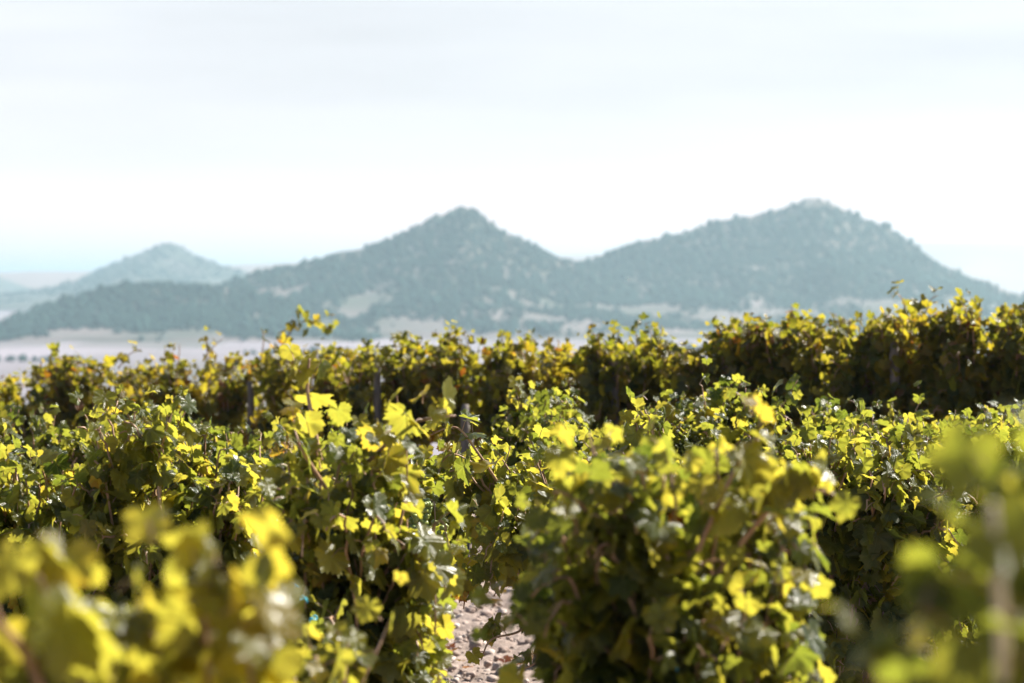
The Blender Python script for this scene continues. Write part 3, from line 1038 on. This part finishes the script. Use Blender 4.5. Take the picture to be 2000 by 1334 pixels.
back_vine(-70, 22.9, 748, 0.6, 200, 'back-row vine running out past the left edge', OLIVE, canes=40, upright=2)
back_vine(20, 22.5, 742, 0.75, 201, 'lowest back-row vine at the left end, beside the pale plain', OLIVE, canes=44, upright=3)
back_vine(210, 22.0, 710, 0.62, 202, 'back-row vine with two upright dark tufts and an orange patch', (0.52, 0.16, 0.25), canes=44, upright=4,
          shoots=[dict(path=P((110, 740, 22.0), (108, 700, 22.0), (113, 678, 22.0)), r=(0.05, 0.08), start=0.2, step=0.06, tone=GREEN),
                  dict(path=P((230, 720, 22.0), (255, 690, 22.0), (275, 682, 22.0)), r=(0.05, 0.08), start=0.2, step=0.06, tone=YELLOW)])
back_vine(390, 21.5, 705, 0.55, 203, 'back-row vine with red autumn leaves at its top', RUST, canes=40, upright=3,
          shoots=[dict(path=P((405, 720, 21.5), (415, 680, 21.5), (435, 662, 21.5)), r=(0.04, 0.06), start=0.4, step=0.07, tone=(0.9, 0.05, 0.9)),
                  dict(path=P((345, 720, 21.5), (350, 690, 21.5), (350, 672, 21.5)), r=(0.04, 0.06), start=0.4, step=0.07, tone=(0.7, 0.05, 0.6))])
back_vine(590, 20.8, 672, 0.55, 204, 'back-row vine with a shoot arching high over the plain', (0.50, 0.15, 0.12), canes=42, upright=3,
          shoots=[dict(path=P((540, 700, 20.8), (570, 645, 20.8), (600, 628, 20.8), (650, 645, 20.8)), r=(0.05, 0.08), start=0.2, step=0.05, tone=YELLOW),
                  dict(path=P((510, 700, 20.8), (515, 660, 20.8), (510, 642, 20.8)), r=(0.05, 0.08), start=0.5, step=0.06, tone=GREEN)])
back_vine(770, 20.0, 660, 0.52, 205, 'level-topped back-row vine around the leftmost grey post', (0.45, 0.16, 0.10), canes=44, upright=3)
back_vine(930, 19.6, 662, 0.48, 206, 'level-topped back-row vine between two grey posts', (0.47, 0.16, 0.10), canes=42, upright=3)
back_vine(1060, 19.3, 670, 0.30, 207, 'golden back-row vine beside the notch in the row', (0.60, 0.12, 0.15), canes=30, upright=2)
back_vine(1240, 18.8, 660, 0.42, 208, 'back-row vine to the right of the notch around a grey post', (0.45, 0.16, 0.12), canes=44, upright=4,
          shoots=[dict(path=P((1190, 700, 18.8), (1180, 665, 18.8), (1155, 650, 18.8)), r=(0.05, 0.08), start=0.3, step=0.05, tone=YELLOW)])
back_vine(1370, 18.4, 655, 0.34, 209, 'small back-row vine at the foot of the step up to taller ones', (0.50, 0.15, 0.12), canes=34, upright=3)
back_vine(1510, 18.0, 612, 0.40, 210, 'tall dark back-row vine with a brownish crown, first of the raised end', (0.47, 0.18, 0.22), canes=48, upright=5)
back_vine(1660, 17.6, 625, 0.38, 211, 'back-row vine dipping between two taller crowns', (0.47, 0.16, 0.15), canes=46, upright=4)
back_vine(1790, 17.3, 600, 0.34, 212, 'back-row vine with curling gold shoots above the rightmost post', (0.55, 0.16, 0.25), canes=44, upright=3,
          shoots=[dict(path=P((1770, 640, 17.3), (1765, 590, 17.3), (1745, 568, 17.3)), r=(0.05, 0.08), start=0.2, step=0.05, tone=YELLOW),
                  dict(path=P((1800, 640, 17.3), (1815, 590, 17.3), (1832, 577, 17.3)), r=(0.05, 0.08), start=0.2, step=0.05, tone=YELLOW)])
back_vine(1930, 17.0, 610, 0.36, 213, 'dark back-row vine near the right end beside a hooked shoot', (0.45, 0.17, 0.18), canes=46, upright=3,
          shoots=[dict(path=P((1860, 640, 17.0), (1862, 600, 17.0), (1880, 588, 17.0), (1885, 610, 17.0)), r=(0.045, 0.07), start=0.2, step=0.05, tone=OLIVE)])
back_vine(2070, 16.8, 572, 0.42, 214, 'tallest back-row vine cut by the right edge', (0.47, 0.17, 0.22), canes=50, upright=4)


# ------------------------------------------------------------------ posts, stake, ties
def post(px, d, top_py, rad, seed, label):
    p = world_at(px, top_py, d)
    g = float(ground_z(np.array(p[0]), np.array(d)))
    rng = np.random.default_rng(seed)
    tb = Tubes(12)
    h = p[2] - g
    n = 16
    z = np.linspace(-0.15, h, n)
    path = np.stack([np.cumsum(rng.normal(0, 0.004, n)), np.cumsum(rng.normal(0, 0.004, n)), z], -1)
    rad *= 0.85
    rr = rad * (1.06 - 0.12 * np.linspace(0, 1, n)) * (1 + rng.normal(0, 0.02, n))
    rr[-1] *= 0.8
    tb.add(path, rr)
    o = tb.build('wooden_post', M_POST, None, 0.006, seed)
    o.location = (p[0], d, g)
    tag(o, label, 'post', 'weathered posts in the vine rows')


post(735, 19.75, 716, 0.034, 1, 'weathered grey post in the level back row, left of centre')
post(1200, 18.55, 694, 0.036, 2, 'weathered grey post just right of the notch in the back row')
post(1752, 17.0, 668, 0.036, 3, 'tall weathered post under the curling gold shoots')
post(908, 18.6, 790, 0.034, 4, 'lone thin grey post standing near the sharp vines')
post(490, 21.1, 745, 0.032, 5, 'dim grey post below the high arching shoot')
post(140, 22.1, 765, 0.032, 6, 'dim post in the shade of the lower left back row')

p = world_at(318, 1008, 9.0)
st = Tubes(6)
g = float(ground_z(np.array(p[0]), np.array(9.0)))
st.add(np.array([[0, 0, -0.1], [0.002, 0, 0.4], [0, 0, p[2] - g]]), 0.006)
o = st.build('metal_stake', M_STAKE)
o.location = (p[0], 9.0, g)
tag(o, 'thin dark metal stake standing among lime leaves near the left', 'stake')


def tie(px, py, d, seed, label):
    rng = np.random.default_rng(seed)
    a = np.linspace(0, 6.28 * 1.12, 22)
    ax = rng.uniform(0.5, 1.0)
    path = np.stack([np.cos(a) * 0.013, np.sin(a) * 0.013 * ax, 0.006 * np.sin(a * 2) + a * 0.0012], -1)
    path = np.concatenate([path, path[-1] + np.array([[0.006, -0.004, -0.008], [0.010, -0.006, -0.022]])])
    tb = Tubes(6)
    tb.add(path, 0.0032)
    o = tb.build('plastic_tie', M_TIE)
    o.location = world_at(px, py, d)
    o.scale = (0.55,) * 3 if d > 6 else (0.36,) * 3
    o.rotation_euler = (rng.uniform(-0.8, 0.8), rng.uniform(-0.6, 0.6), rng.uniform(0, 6))
    tag(o, label, 'plastic tie', 'blue plastic ties on the canes')


tie(575, 1148, 6.38, 1, 'bright blue plastic tie, uppermost of those below the bare cane')
tie(592, 1172, 6.38, 2, 'small blue plastic tie just below the uppermost one')
tie(612, 1210, 6.4, 3, 'darker blue plastic tie deepest in the shade, lowest below the bare cane')
tie(1319, 1306, 5.02, 4, 'pale blue plastic tie low in the soft-edged middle vine')


# ------------------------------------------------------------------ fallen leaves on the soil
rng = np.random.default_rng(404)
fl = Foliage(rng, 1)
for k in range(420):
    y = rng.uniform(11.5, 17)
    x = rng.uniform(-0.19, 0.19) * y
    a = rng.uniform(0, 6.28)
    fl.leaf(np.array([x, y, float(ground_z(np.array(x), np.array(y))) + 0.03]), np.array([math.cos(a), math.sin(a), rng.normal(0, 0.2)]),
            np.array([rng.normal(0, 0.3), rng.normal(0, 0.3), 1.0]), rng.uniform(0.03, 0.055), rng.uniform(0.75, 1.0))
o = fl.build(None)
o.name = 'fallen_leaves'
tag(o, 'dry yellow and brown vine leaves fallen on the bare soil', kind='stuff')


# ------------------------------------------------------------------ haze: the air between here and the mountains
def build_haze():
    lo, hi = np.array([-30000.0, -60.0, -36.0]), np.array([30000.0, 26000.0, 97.0])
    v = np.array([[(lo, hi)[(k >> a) & 1][a] for a in range(3)] for k in range(8)])
    f = [[0, 2, 3, 1], [4, 5, 7, 6], [0, 1, 5, 4], [2, 6, 7, 3], [0, 4, 6, 2], [1, 3, 7, 5]]
    m, t, out = new_mat('pale_air')
    pv = N(t, 'ShaderNodeVolumePrincipled')
    pv.inputs['Color'].default_value = (0.64, 0.87, 0.96, 1)
    pv.inputs['Density'].default_value = 0.00021
    pv.inputs['Anisotropy'].default_value = 0.7
    t.links.new(pv.outputs[0], out.inputs['Volume'])
    o = mesh_from('haze', v, [x for q in f for x in q], [4] * 6, m, None, None, False)
    tag(o, 'thin bluish summer haze over the plain and hills', kind='stuff')


build_haze()
